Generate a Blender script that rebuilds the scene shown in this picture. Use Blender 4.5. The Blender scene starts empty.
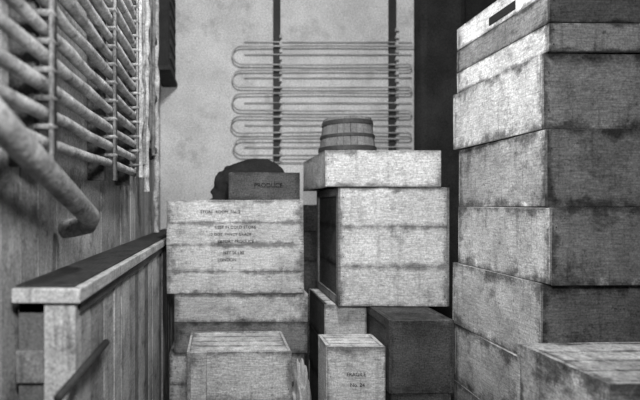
import bpy, bmesh, math, random
from mathutils import Vector, Matrix, noise
random.seed(7)
sc=bpy.context.scene
sc.view_settings.view_transform='Standard'
sc.view_settings.look='None'

# ---------------------------------------------------------------- materials
def mat(name, base, blotch=0.35, bscale=3.0, streak=0.0, saxis=(1,1,1), grain=0.25, gscale=120, edge=0.0, rough=0.85, stain=0.0, metal=0.0, bump=0.15, scuff=0.0, drip=0.0):
    m=bpy.data.materials.new(name); m.use_nodes=True
    nt=m.node_tree; N=nt.nodes; L=nt.links
    bs=N['Principled BSDF']; bs.inputs['Roughness'].default_value=rough; bs.inputs['Metallic'].default_value=metal
    bs.inputs['Specular IOR Level'].default_value=0.15
    tc=N.new('ShaderNodeTexCoord')
    geo=N.new('ShaderNodeObjectInfo')
    off=N.new('ShaderNodeVectorMath'); off.operation='MULTIPLY_ADD'
    L.new(geo.outputs['Location'],off.inputs[0]); off.inputs[1].default_value=(3.1,3.1,3.1); L.new(tc.outputs['Object'],off.inputs[2])
    OB=off.outputs[0]
    def M(op,a,b=None,clamp=False):
        n=N.new('ShaderNodeMath'); n.operation=op; n.use_clamp=clamp
        for i,v in enumerate((a,b)):
            if v is None: continue
            if isinstance(v,(int,float)): n.inputs[i].default_value=v
            else: L.new(v,n.inputs[i])
        return n.outputs[0]
    def NZ(scale,detail=4,vec=None,rough_=0.6):
        n=N.new('ShaderNodeTexNoise'); n.inputs['Scale'].default_value=scale; n.inputs['Detail'].default_value=detail
        n.inputs['Roughness'].default_value=rough_
        L.new(vec if vec is not None else OB,n.inputs['Vector']); return n.outputs['Fac']
    def MR(val,a,b_,c,d):
        r=N.new('ShaderNodeMapRange'); r.interpolation_type='SMOOTHSTEP'
        for k,x in zip(('From Min','From Max','To Min','To Max'),(a,b_,c,d)): r.inputs[k].default_value=x
        L.new(val,r.inputs['Value']); return r.outputs[0]
    def around1(fac,amt):
        return M('ADD',M('MULTIPLY',M('SUBTRACT',fac,0.5),2*amt),1.0)
    def mapped(s):
        mp=N.new('ShaderNodeMapping'); mp.inputs['Scale'].default_value=s; L.new(OB,mp.inputs['Vector']); return mp.outputs[0]
    at=N.new('ShaderNodeAttribute'); at.attribute_name='tone'
    v=M('MULTIPLY',at.outputs['Fac'],base)
    v=M('MULTIPLY',v,around1(NZ(bscale,7,None,.65),blotch*2.0))
    v=M('MULTIPLY',v,around1(NZ(gscale,2),grain*2.6))
    if streak:
        v=M('MULTIPLY',v,around1(NZ(18,4,mapped(saxis)),streak*1.6))
    if stain:
        v=M('MULTIPLY',v,MR(NZ(bscale*2.3,9,None,0.72),0.52,0.66,1.0,1-stain))
        v=M('MULTIPLY',v,MR(NZ(bscale*9,6,None,0.7),0.60,0.68,1.0,1-stain))
    if drip:
        v=M('MULTIPLY',v,MR(NZ(6,5,mapped((5,5,.5)),.6),0.54,0.68,1.0,1-drip))
    if edge:  # shadow around box edges painted into the colour as noisy darkening
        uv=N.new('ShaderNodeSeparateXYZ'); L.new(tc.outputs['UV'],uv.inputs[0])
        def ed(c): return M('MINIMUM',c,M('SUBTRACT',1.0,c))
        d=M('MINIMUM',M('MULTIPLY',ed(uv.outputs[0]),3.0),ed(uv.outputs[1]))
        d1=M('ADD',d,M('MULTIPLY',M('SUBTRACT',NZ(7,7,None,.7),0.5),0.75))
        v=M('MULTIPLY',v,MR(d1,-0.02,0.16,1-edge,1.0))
        if scuff:
            d2=M('ADD',d,M('MULTIPLY',M('SUBTRACT',NZ(13,5,None,.7),0.60),-1.2))
            v=M('MULTIPLY',v,MR(d2,0.0,0.12,1+scuff,1.0))
    v=M('MINIMUM',M('MAXIMUM',v,0.012),0.9)
    cc=N.new('ShaderNodeCombineColor')
    for i in range(3): L.new(v,cc.inputs[i])
    L.new(cc.outputs[0],bs.inputs['Base Color'])
    if bump:
        b=N.new('ShaderNodeBump'); b.inputs['Strength'].default_value=bump; b.inputs['Distance'].default_value=0.01
        L.new(NZ(35,5),b.inputs['Height']); L.new(b.outputs[0],bs.inputs['Normal'])
    return m
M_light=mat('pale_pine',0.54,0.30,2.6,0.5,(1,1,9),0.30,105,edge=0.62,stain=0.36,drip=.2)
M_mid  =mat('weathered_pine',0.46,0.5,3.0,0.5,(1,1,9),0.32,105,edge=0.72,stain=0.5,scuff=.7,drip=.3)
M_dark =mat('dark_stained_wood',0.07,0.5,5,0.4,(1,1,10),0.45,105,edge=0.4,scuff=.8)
M_core =mat('crate_shadow_core',0.02,0.1,5)
M_back =mat('back_wall_plaster',0.58,0.40,1.2,0,(1,1,1),0.34,80,stain=0.26)
M_left =mat('left_wall_boards',0.33,0.5,2.2,0.4,(8,8,0.5),0.32,105,stain=0.5)
M_ledge=mat('ledge_wood',0.38,0.45,4,0.35,(8,0.7,8),0.3,120,stain=0.5,drip=.4)
M_pipe =mat('frosted_pipe',0.37,0.7,7,0,(1,1,1),0.35,100,rough=0.7,stain=.6,bump=.5)
M_bpipe=mat('coil_pipe',0.36,0.6,4,0,(1,1,1),0.2,110,rough=0.6)
M_strap=mat('dark_iron',0.04,0.3,6,0,(1,1,1),0.3,100,rough=0.6)
M_clip =mat('pale_clip',0.5,0.3,6)
M_wallD=mat('dark_mottled_wall',0.03,0.7,2.0,0,(1,1,1),0.45,90)
M_floor=mat('concrete_floor',0.08,0.4,3,0,(1,1,1),0.3,90)
M_ceil =mat('ceiling_boards',0.3,0.3,3)
M_ink  =mat('stencil_ink',0.36,0.8,14,grain=0.5,bump=0)
M_ink2 =mat('stencil_ink_dark',0.065,0.6,14,grain=0.5,bump=0)
M_cloth=mat('dark_canvas',0.022,0.4,8,0,(1,1,1),0.4,120)
M_rag  =mat('pale_rag',0.4,0.4,8,0,(1,1,1),0.3,120)

# ---------------------------------------------------------------- mesh builder
class MB:
    def __init__(s): s.v=[];s.f=[];s.t=[];s.uv=[];s.mi=[]
    def face(s,idx,tone,uvs,mi=0):
        s.f.append(idx); s.t.append(tone); s.uv.append(uvs); s.mi.append(mi)
    def box(s,x0,x1,y0,y1,z0,z1,tone=1.0,mi=0,j=0.0):
        b=len(s.v); P=[]
        for z in (z0,z1):
            for (x,y) in ((x0,y0),(x1,y0),(x1,y1),(x0,y1)):
                P.append(Vector((x+random.uniform(-j,j),y+random.uniform(-j,j),z+random.uniform(-j,j))))
        s.v+=[tuple(p) for p in P]
        U=[(0,0),(1,0),(1,1),(0,1)]
        for q in ((0,1,5,4),(1,2,6,5),(2,3,7,6),(3,0,4,7),(4,5,6,7),(3,2,1,0)):
            s.face([b+i for i in q],tone,U,mi)
    def tube(s,pts,r,n=10,tone=1.0,mi=0,cap=True):
        pts=[Vector(p) for p in pts]; b=len(s.v); up=None
        for i,p in enumerate(pts):
            d=(pts[min(i+1,len(pts)-1)]-pts[max(i-1,0)]).normalized()
            if up is None:
                up=Vector((0,0,1)) if abs(d.z)<0.9 else Vector((0,1,0))
            a=(up-d*up.dot(d)).normalized(); c=d.cross(a); up=a
            rr=r[i] if isinstance(r,(list,tuple)) else r
            for k in range(n):
                t=2*math.pi*k/n; s.v.append(tuple(p+a*math.cos(t)*rr+c*math.sin(t)*rr))
        for i in range(len(pts)-1):
            for k in range(n):
                k2=(k+1)%n
                s.face([b+i*n+k,b+i*n+k2,b+(i+1)*n+k2,b+(i+1)*n+k],tone,[(0.5,0.5)]*4,mi)
        if cap:
            s.face([b+k for k in range(n)][::-1],tone,[(0.5,0.5)]*n,mi)
            e=b+(len(pts)-1)*n; s.face([e+k for k in range(n)],tone,[(0.5,0.5)]*n,mi)
    def build(s,name,mats,bevel=0.0,smooth=False,parent=None):
        me=bpy.data.meshes.new(name); me.from_pydata(s.v,[],s.f); 
        col=me.color_attributes.new('tone','FLOAT_COLOR','CORNER'); uvl=me.uv_layers.new(name='UVMap')
        for p,t,uv,mi in zip(me.polygons,s.t,s.uv,s.mi):
            p.material_index=mi; p.use_smooth=smooth
            for k,li in enumerate(p.loop_indices):
                col.data[li].color=(t,t,t,1); uvl.data[li].uv=uv[k]
        for m in mats: me.materials.append(m)
        bm=bmesh.new(); bm.from_mesh(me); bmesh.ops.recalc_face_normals(bm,faces=bm.faces); bm.to_mesh(me); bm.free()
        o=bpy.data.objects.new(name,me); bpy.context.collection.objects.link(o)
        if bevel:
            md=o.modifiers.new('bev','BEVEL'); md.width=bevel; md.segments=2; md.limit_method='ANGLE'
        if parent: o.parent=parent
        return o

# ---------------------------------------------------------------- crates
def crate(name,x0,x1,y0,y1,z0,z1,m=M_light,nf=3,tones=None,battens=False,sideTone=1.0,yaw=0,text=None,hole=False,nt=4,frame=None,roll=0,ink=None,frontShade=1.0,bev=.005,battTone=None,g=.0018):
    cx,cy=(x0+x1)/2,(y0+y1)/2; W,D,H=x1-x0,y1-y0,z1-z0
    b=MB(); th=0.018
    hx,hy=W/2,D/2
    b.box(-hx+th,hx-th,-hy+th,hy-th,0.004,H-th*0.9,1.0,1)
    if tones is None: tones=[random.uniform(0.85,1.12) for _ in range(nf)]
    cuts=[0]+[ (i+random.uniform(-.08,.08))/nf for i in range(1,nf)]+[1]
    for i in range(nf):
        za=cuts[i]*H+(g if i else 0.0); zb=cuts[i+1]*H-(g if i<nf-1 else 0.0)
        t=tones[i]; j=.0028
        b.box(-hx,hx,-hy,-hy+th,za,zb,t*frontShade,0,j)
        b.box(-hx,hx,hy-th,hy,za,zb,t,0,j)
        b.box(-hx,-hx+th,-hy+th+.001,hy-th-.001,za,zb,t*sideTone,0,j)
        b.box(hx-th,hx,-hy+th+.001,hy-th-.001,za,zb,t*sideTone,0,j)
    for i in range(nt):
        ya=-hy+th+ (D-2*th)*i/nt+g; yb=-hy+th+(D-2*th)*(i+1)/nt-g
        b.box(-hx+th+.001,hx-th-.001,ya,yb,H-th,H-0.001,random.uniform(.9,1.1),0,0.001)
    if battens:
        bw=0.055; bt=0.014; T=battTone if battTone else sideTone*.9
        for sx in (-1,1):
            xa,xb=(-hx-bt,-hx) if sx<0 else (hx,hx+bt)
            for (ya,yb) in ((-hy,-hy+bw),(hy-bw,hy)):
                b.box(xa,xb,ya,yb,0.0,H,T,0,0.001)
            for (za,zb) in ((0.0,bw),(H-bw,H)):
                b.box(xa,xb,-hy+bw+.002,hy-bw-.002,za,zb,T,0,0.001)
    if frame:
        for (fx,fw) in frame:
            b.box(-hx+fx,-hx+fx+fw,-hy-0.012,-hy,0.0,H,0.85,0,0.001)
    for i in range(nf):
        zc=(cuts[i]+cuts[i+1])/2*H
        for dx in (-hx+0.02,hx-0.02):
            for dz in (-H/nf*.25,H/nf*.25):
                b.box(dx-.003,dx+.003,-hy-.0035,-hy+.001,zc+dz-.003,zc+dz+.003,1.0,1)
    if hole:
        b.box(-hx-.004,-hx+.004,-0.18,0.06,H*.72,H*.83,1.0,1)
    o=b.build(name,[m,M_core],bevel=bev)
    o.location=(cx,cy,z0); o.rotation_euler=(0,roll,yaw)
    if text:
        for (s_,size,lx,lz) in text:
            cu=bpy.data.curves.new('stencil','FONT'); cu.body=s_; cu.size=size; cu.extrude=0.0004
            t=bpy.data.objects.new('stencil_lettering',cu); bpy.context.collection.objects.link(t)
            cu.materials.append(ink or M_ink); t.parent=o
            t.location=(-hx+lx,-hy-0.0042,lz); t.rotation_euler=(math.pi/2,0,0)
    return o

E=1.5
# left pile
crate('packing_crate',-0.40,0.57,3.44,4.10,0.0,0.44,M_mid,2)
crate('packing_crate',-0.36,0.59,3.42,4.10,0.445,0.868,M_light,2,tones=[.35,.95])
crate('packing_crate',-0.412,0.558,3.40,4.12,0.873,1.535,M_light,4,tones=[.95,1.02,.95,1.0],roll=-.004,g=.0012,
      text=[('KEEP IN COLD STORE',0.030,0.34,0.46),('12 DOZ. FANCY GRADE',0.028,0.30,0.41),('EXPORT PRODUCE',0.030,0.36,0.36),('NET 56 LBS',0.030,0.40,0.28),('STORE  ROOM  No. 2',.030,.24,.57),('LONDON',.03,.36,.23)])
crate('packing_crate',-0.235,0.40,2.90,3.37,0.0,0.612,M_light,2,tones=[.9,.95],frame=[(0.02,0.1)],yaw=0.02,g=.001)
crate('small_wooden_box',0.04,0.53,3.48,3.80,1.539,1.735,M_dark,1,tones=[1.2],battens=True,ink=M_ink2,
      text=[('PRODUCE',0.045,0.17,0.09)])
# middle pile
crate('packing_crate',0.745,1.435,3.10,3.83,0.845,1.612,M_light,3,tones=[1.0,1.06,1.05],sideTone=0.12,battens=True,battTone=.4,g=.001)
crate('flat_wooden_box',0.646,1.39,3.09,3.96,1.616,1.852,M_light,1,tones=[1.05],sideTone=.95)
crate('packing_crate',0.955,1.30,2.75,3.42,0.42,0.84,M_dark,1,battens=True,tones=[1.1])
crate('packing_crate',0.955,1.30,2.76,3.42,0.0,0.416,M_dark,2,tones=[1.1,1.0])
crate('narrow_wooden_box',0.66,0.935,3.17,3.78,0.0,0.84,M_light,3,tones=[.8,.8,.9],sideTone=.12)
crate('carton',0.585,0.92,2.75,3.02,0.0,0.687,M_light,1,tones=[1.0],text=[('FRAGILE',0.030,0.11,0.52),('No. 24',0.030,0.13,0.46)])
crate('packing_crate',0.62,0.98,4.15,4.6,0.0,0.75,M_dark,3)  # added dark filler behind the gap, standing in for its shade
crate('packing_crate',0.62,0.98,4.16,4.6,0.755,1.5,M_dark,3)  # upper half of the added gap filler
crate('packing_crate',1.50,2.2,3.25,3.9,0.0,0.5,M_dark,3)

# right stack
levels=[(0.0,0.36),(0.364,0.728),(0.732,1.125),(1.129,1.487),(1.491,1.857),(1.861,2.218),(2.222,2.64)]
TN=[[.85],[.95],[.98],[.98],[.72],[1.0],[1.1,.38,1.2]]
for i,(a,c) in enumerate(levels):
    dx=random.uniform(-.022,.022); dy=random.uniform(-.03,.03)
    crate('stacked_crate',1.50+dx,2.24+dx,2.25+dy,3.12+dy,a,c,M_mid,len(TN[i]),tones=TN[i],sideTone=1.2,frontShade=.42,yaw=random.uniform(-.02,.02),hole=(i==6),bev=.014)  # fronts dimmed and sides lifted in colour, imitating light from the left
crate('packing_crate',1.28,1.95,1.62,2.10,0.0,0.90,M_mid,1,tones=[.85],yaw=.03)

# tub upside down on flat box
def tub():
    b=MB(); n=26; r0,r1,H=0.205,0.17,0.265
    for k in range(n):
        a0=2*math.pi*(k+.03)/n; a1=2*math.pi*(k+.97)/n; t=random.uniform(.75,1.1)
        base=len(b.v)
        for (r,z) in ((r0,0),(r1,H),(r1-.016,H),(r0-.016,0)):
            for a in (a0,a1): b.v.append((r*math.cos(a),r*math.sin(a),z))
        U=[(0,0),(1,0),(1,1),(0,1)]
        q=[(0,1,3,2),(2,3,5,4),(4,5,7,6),(6,7,1,0),(0,2,4,6),(1,7,5,3)]
        for f in q: b.face([base+i for i in f],t,U,0)
    nn=32
    for (z,h) in ((.03,.03),(.125,.02),(.215,.03)):
        base=len(b.v)
        for k in range(nn):
            a=2*math.pi*k/nn
            for (dz,o) in ((0,.001),(0,.006),(h,.006),(h,.001)):
                zz=z+dz; r=r0+(r1-r0)*zz/H+o; b.v.append((r*math.cos(a),r*math.sin(a),zz))
        for k in range(nn):
            k2=(k+1)%nn
            for j in range(4):
                j2=(j+1)%4; b.face([base+k*4+j,base+k2*4+j,base+k2*4+j2,base+k*4+j2],1.0,[(0.5,.5)]*4,1)
    base=len(b.v)
    for z in (H-.03,H-.015):
        for k in range(nn):
            a=2*math.pi*k/nn; b.v.append(((r1-.012)*math.cos(a),(r1-.012)*math.sin(a),z))
    b.face([base+k for k in range(nn)][::-1],.8,[(.5,.5)]*nn,0)
    b.face([base+nn+k for k in range(nn)],.8,[(.5,.5)]*nn,0)
    o=b.build('wooden_tub',[mat('tub_staves',0.16,0.3,8,0.3,(10,10,1),.3,110),M_strap],bevel=0.001)
    o.location=(0.885,3.48,1.8525)
tub()

def lump(name,loc,sc_,m,seed,amp=.35,sub=5,fold=7):
    bm=bmesh.new(); bmesh.ops.create_icosphere(bm,subdivisions=sub,radius=1)
    for v in bm.verts:
        p=v.co.copy(); q=p*1.1+Vector((seed,0,0))
        d=amp*noise.noise(q)+amp*.30*math.sin(fold*(p.x+.6*p.z)+3*noise.noise(q*1.5))*.5+amp*.35*noise.noise(q*4)
        p*=1+d
        if p.z<-0.45: p.z=-0.45-(abs(p.z)-.45)*0.02; p.x*=1.12; p.y*=1.05
        v.co=Vector((p.x*sc_[0],p.y*sc_[1],(p.z+.46)*sc_[2]))
    me=bpy.data.meshes.new(name); bm.to_mesh(me); bm.free()
    ca=me.color_attributes.new('tone','FLOAT_COLOR','POINT')
    for d in ca.data: d.color=(1,1,1,1)
    for p in me.polygons: p.use_smooth=True
    me.materials.append(m)
    o=bpy.data.objects.new(name,me); bpy.context.collection.objects.link(o); o.location=loc; return o
lump('canvas_sack',(0.22,3.97,1.540),(0.34,0.12,0.215),M_cloth,5.3,.30)
lump('crumpled_rag',(0.49,3.15,0.0),(0.06,0.10,0.30),M_rag,8.4,.5)

# ---------------------------------------------------------------- room
XL,XR,YB,ZC=-0.646,2.42,5.0,3.75
WX=XL-.026
def slab(name,x0,x1,y0,y1,z0,z1,m,tone=1.0):
    b=MB(); b.box(x0,x1,y0,y1,z0,z1,tone); return b.build(name,[m])
slab('floor',XL-.2,XR+.1,-1.6,YB+.1,-0.1,0.0,M_floor)
slab('ceiling',XL-.2,XR+.1,-1.6,YB+.1,ZC,ZC+.1,M_ceil)
slab('wall_back',XL-.2,XR+.1,YB,YB+.1,0.0,ZC,M_back)
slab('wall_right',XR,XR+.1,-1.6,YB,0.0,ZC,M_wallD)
slab('wall_front',XL-.2,XR+.1,-1.7,-1.6,0.0,ZC,M_wallD)
b=MB(); y=-1.6
b.box(WX-.1,WX-.02,-1.6,YB,0,ZC,.4)
while y<YB-.01:
    w=random.uniform(.13,.2); y2=min(y+w,YB)
    b.box(WX-.02,WX+random.uniform(-.004,.002),y+.002,y2-.002,0,ZC,random.uniform(.7,1.25)); y=y2
b.build('wall_left',[M_left],bevel=.002)
b=MB()
b.box(1.94,XR,4.78,5.0,0,ZC,1.0)  # dark mottled block over the right end of the back wall
b.build('dark_block_1',[M_wallD],bevel=.07)

# ledge
b=MB()
b.box(XL,-0.437,1.45,4.99,1.203,1.247,1.2,0,.001)
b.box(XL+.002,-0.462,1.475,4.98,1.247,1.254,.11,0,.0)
b.box(XL,-0.452,1.50,4.99,1.16,1.200,.3,0)
y=1.49
while y<4.98:
    w=random.uniform(.12,.19); y2=min(y+w,4.98)
    b.box(-.48,-.462+random.uniform(-.003,.003),y+.004,y2-.004,0,1.16,random.uniform(.4,1.2)); y=y2
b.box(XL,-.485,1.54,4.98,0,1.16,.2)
b.box(-.555,-.458,1.47,1.535,0,1.20,1.15,0)
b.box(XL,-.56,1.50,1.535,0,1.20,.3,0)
b.box(XL,-.56,1.48,1.50,.95,1.05,.5,0)
led=b.build('wooden_ledge',[M_ledge],bevel=.003)
b=MB(); b.tube([(-.445,1.28,.985),(-.445,1.80,.985)],.013,10)
b.build('latch_bar',[M_strap],smooth=True,parent=led)

def arc(c,r,axis,a0,a1,n=8):
    out=[]
    for i in range(n+1):
        a=a0+(a1-a0)*i/n
        if axis=='xz': out.append((c[0]+r*math.cos(a),c[1],c[2]+r*math.sin(a)))
        else: out.append((c[0],c[1]+r*math.cos(a),c[2]+r*math.sin(a)))
    return out
# back coil
b=MB(); Y=4.93
zs=[3.13,2.945,2.885,2.71,2.645,2.474,2.41,2.24,2.18,2.01]
pts=[(1.93,Y,zs[0])]
for i in range(0,len(zs),2):
    za,zb=zs[i],zs[i+1]; r=(za-zb)/2
    sag=random.uniform(-.008,.008)
    pts+= [(1.0,Y,za+sag)]+arc((0.13+r*.5+random.uniform(-.02,.02),Y,(za+zb)/2),r,'xz',math.pi/2,3*math.pi/2,10)+[(1.0,Y,zb-sag)]
    if i+2<len(zs):
        zc=zs[i+2]; r2=(zb-zc)/2
        pts+=arc((1.88,Y,(zb+zc)/2),r2,'xz',math.pi/2,-math.pi/2,6)
    else: pts+=[(1.93,Y,zb)]
b.tube(pts,.0085,8,1.0,0)
for z in (3.19,3.06,2.82,2.56,2.33,2.10,1.94):
    b.tube([(.20,Y+.04,z),(1.93,Y+.04,z+random.uniform(-.01,.01))],.006,8,1.1,0)
for (xa,xb,zb_) in ((.50,.575,1.93),(1.70,1.775,2.0)):
    b.box(xa,xb,4.975,5.0,zb_,ZC,1.0,1)
    z=zb_+.02
    while z<3.3:
        b.box(xb-.012,xb+.014,4.945,4.976,z,z+.03,random.uniform(.7,1.2),2); z+=.075
b.build('wall_cooling_coil',[M_bpipe,M_strap,M_clip])

# left coil
b=MB(); X=-.565
z=1.70; zz=[]
while z<3.5: zz.append(z); z+=.088
def run(ya,yb,z):
    n=14; return [(X+random.uniform(-.004,.004),ya+(yb-ya)*i/n,z+random.uniform(-.005,.005)) for i in range(1,n)]
pts=[(X,-.6,zz[0])]
for i,z in enumerate(zz):
    if i%2==0:
        pts+=run(-.6,3.0,z)
        if i+1<len(zz):
            r=(zz[i+1]-z)/2; pts+=arc((X,3.0,z+r),r,'yz',-math.pi/2,math.pi/2,8)
    else:
        pts+=run(3.0,-.6,z)
        if i+1<len(zz):
            r=(zz[i+1]-z)/2; pts+=arc((X,-.6,z+r),r,'yz',-math.pi/2,-3*math.pi/2,8)
b.tube(pts,[random.uniform(.018,.025) for _ in pts],12,1.0)
for yc,w in ((.7,.05),(1.5,.045),(2.35,.05),(2.95,.04)):
    b.box(X+.022,X+.032,yc-w/2,yc+w/2,1.62,ZC,.75,0)
    b.box(XL-.02,X-.024,yc-w/2,yc+w/2,1.62,ZC,.3,0)
    for z in zz: b.box(X-.022,X+.034,yc-w/2-.004,yc+w/2+.004,z+.036,z+.050,.7,0)
b.build('refrigeration_pipe_coil',[M_pipe],smooth=True)
b=MB()
b.tube([(-.50,.75,1.78),(-.50,1.07,1.68),(-.50,1.45,1.56),(-.50,1.78,1.455),(-.53,1.85,1.425),(-.60,1.89,1.41),(-.640,1.90,1.405)],[.037]*7,16,.85)
b.build('drain_pipe',[M_pipe],smooth=True)
b=MB()
for (x,y,zb_,r,t) in ((-.56,3.12,1.68,.024,1.1),(-.57,3.24,1.9,.012,.4),(-.57,3.36,1.78,.016,.7),(-.58,3.55,1.6,.020,1.1),(-.58,3.72,2.0,.014,.4),(-.58,3.88,1.9,.014,.5),(-.60,4.2,1.262,.022,1.3)):
    p=[];z=zb_;rr=[]
    while z<ZC-.05:
        p.append((x+random.uniform(-.006,.006),y+random.uniform(-.012,.012),z)); rr.append(r*random.uniform(.7,1.3)); z+=.07
    p.append((x,y,ZC)); rr.append(r); b.tube(p,rr,10,t)
for z in (1.95,2.4,2.9): b.box(XL-.02,-.59,3.08,4.24,z,z+.04,.3)
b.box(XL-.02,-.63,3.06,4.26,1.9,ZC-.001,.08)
b.build('frosted_riser_pipes',[M_pipe],smooth=False)
b=MB()
b.box(XL+.001,-.51,4.35,4.95,2.75,ZC-.001,1.2); b.box(XL+.001,-.49,4.33,4.97,2.72,2.76,1.6)
for i in range(6): b.box(-.512,-.50,4.42,4.88,2.85+i*.13,2.9+i*.13,2.0)
b.build('dark_duct_housing',[M_cloth],bevel=.005)

# ---------------------------------------------------------------- camera + light
cam=bpy.data.cameras.new('cam'); co=bpy.data.objects.new('camera',cam); bpy.context.collection.objects.link(co)
cam.sensor_width=36; cam.lens=27.0; cam.shift_x=95/640; cam.shift_y=5/640; cam.clip_start=.02
cam.dof.use_dof=True; cam.dof.focus_distance=2.6; cam.dof.aperture_fstop=1.4
co.location=(0,0,E); co.rotation_euler=(math.pi/2,0,0); sc.camera=co
def area(name,loc,target,size,power):
    l=bpy.data.lights.new(name,'AREA'); l.size=size; l.energy=power
    o=bpy.data.objects.new(name,l); bpy.context.collection.objects.link(o); o.location=loc
    o.rotation_euler=(Vector(target)-Vector(loc)).to_track_quat('-Z','Y').to_euler()
area('flash_lamp',(-.05,.1,2.1),(0.7,4,1.6),.25,48)
area('added_overhead_light',(0.35,1.75,3.55),(0.8,4.4,1.8),.35,74)  # added light without a real fitting, set deep to brighten the back wall
w=bpy.data.worlds.new('world'); sc.world=w; w.use_nodes=True
w.node_tree.nodes['Background'].inputs[0].default_value=(.5,.5,.5,1); w.node_tree.nodes['Background'].inputs[1].default_value=.2
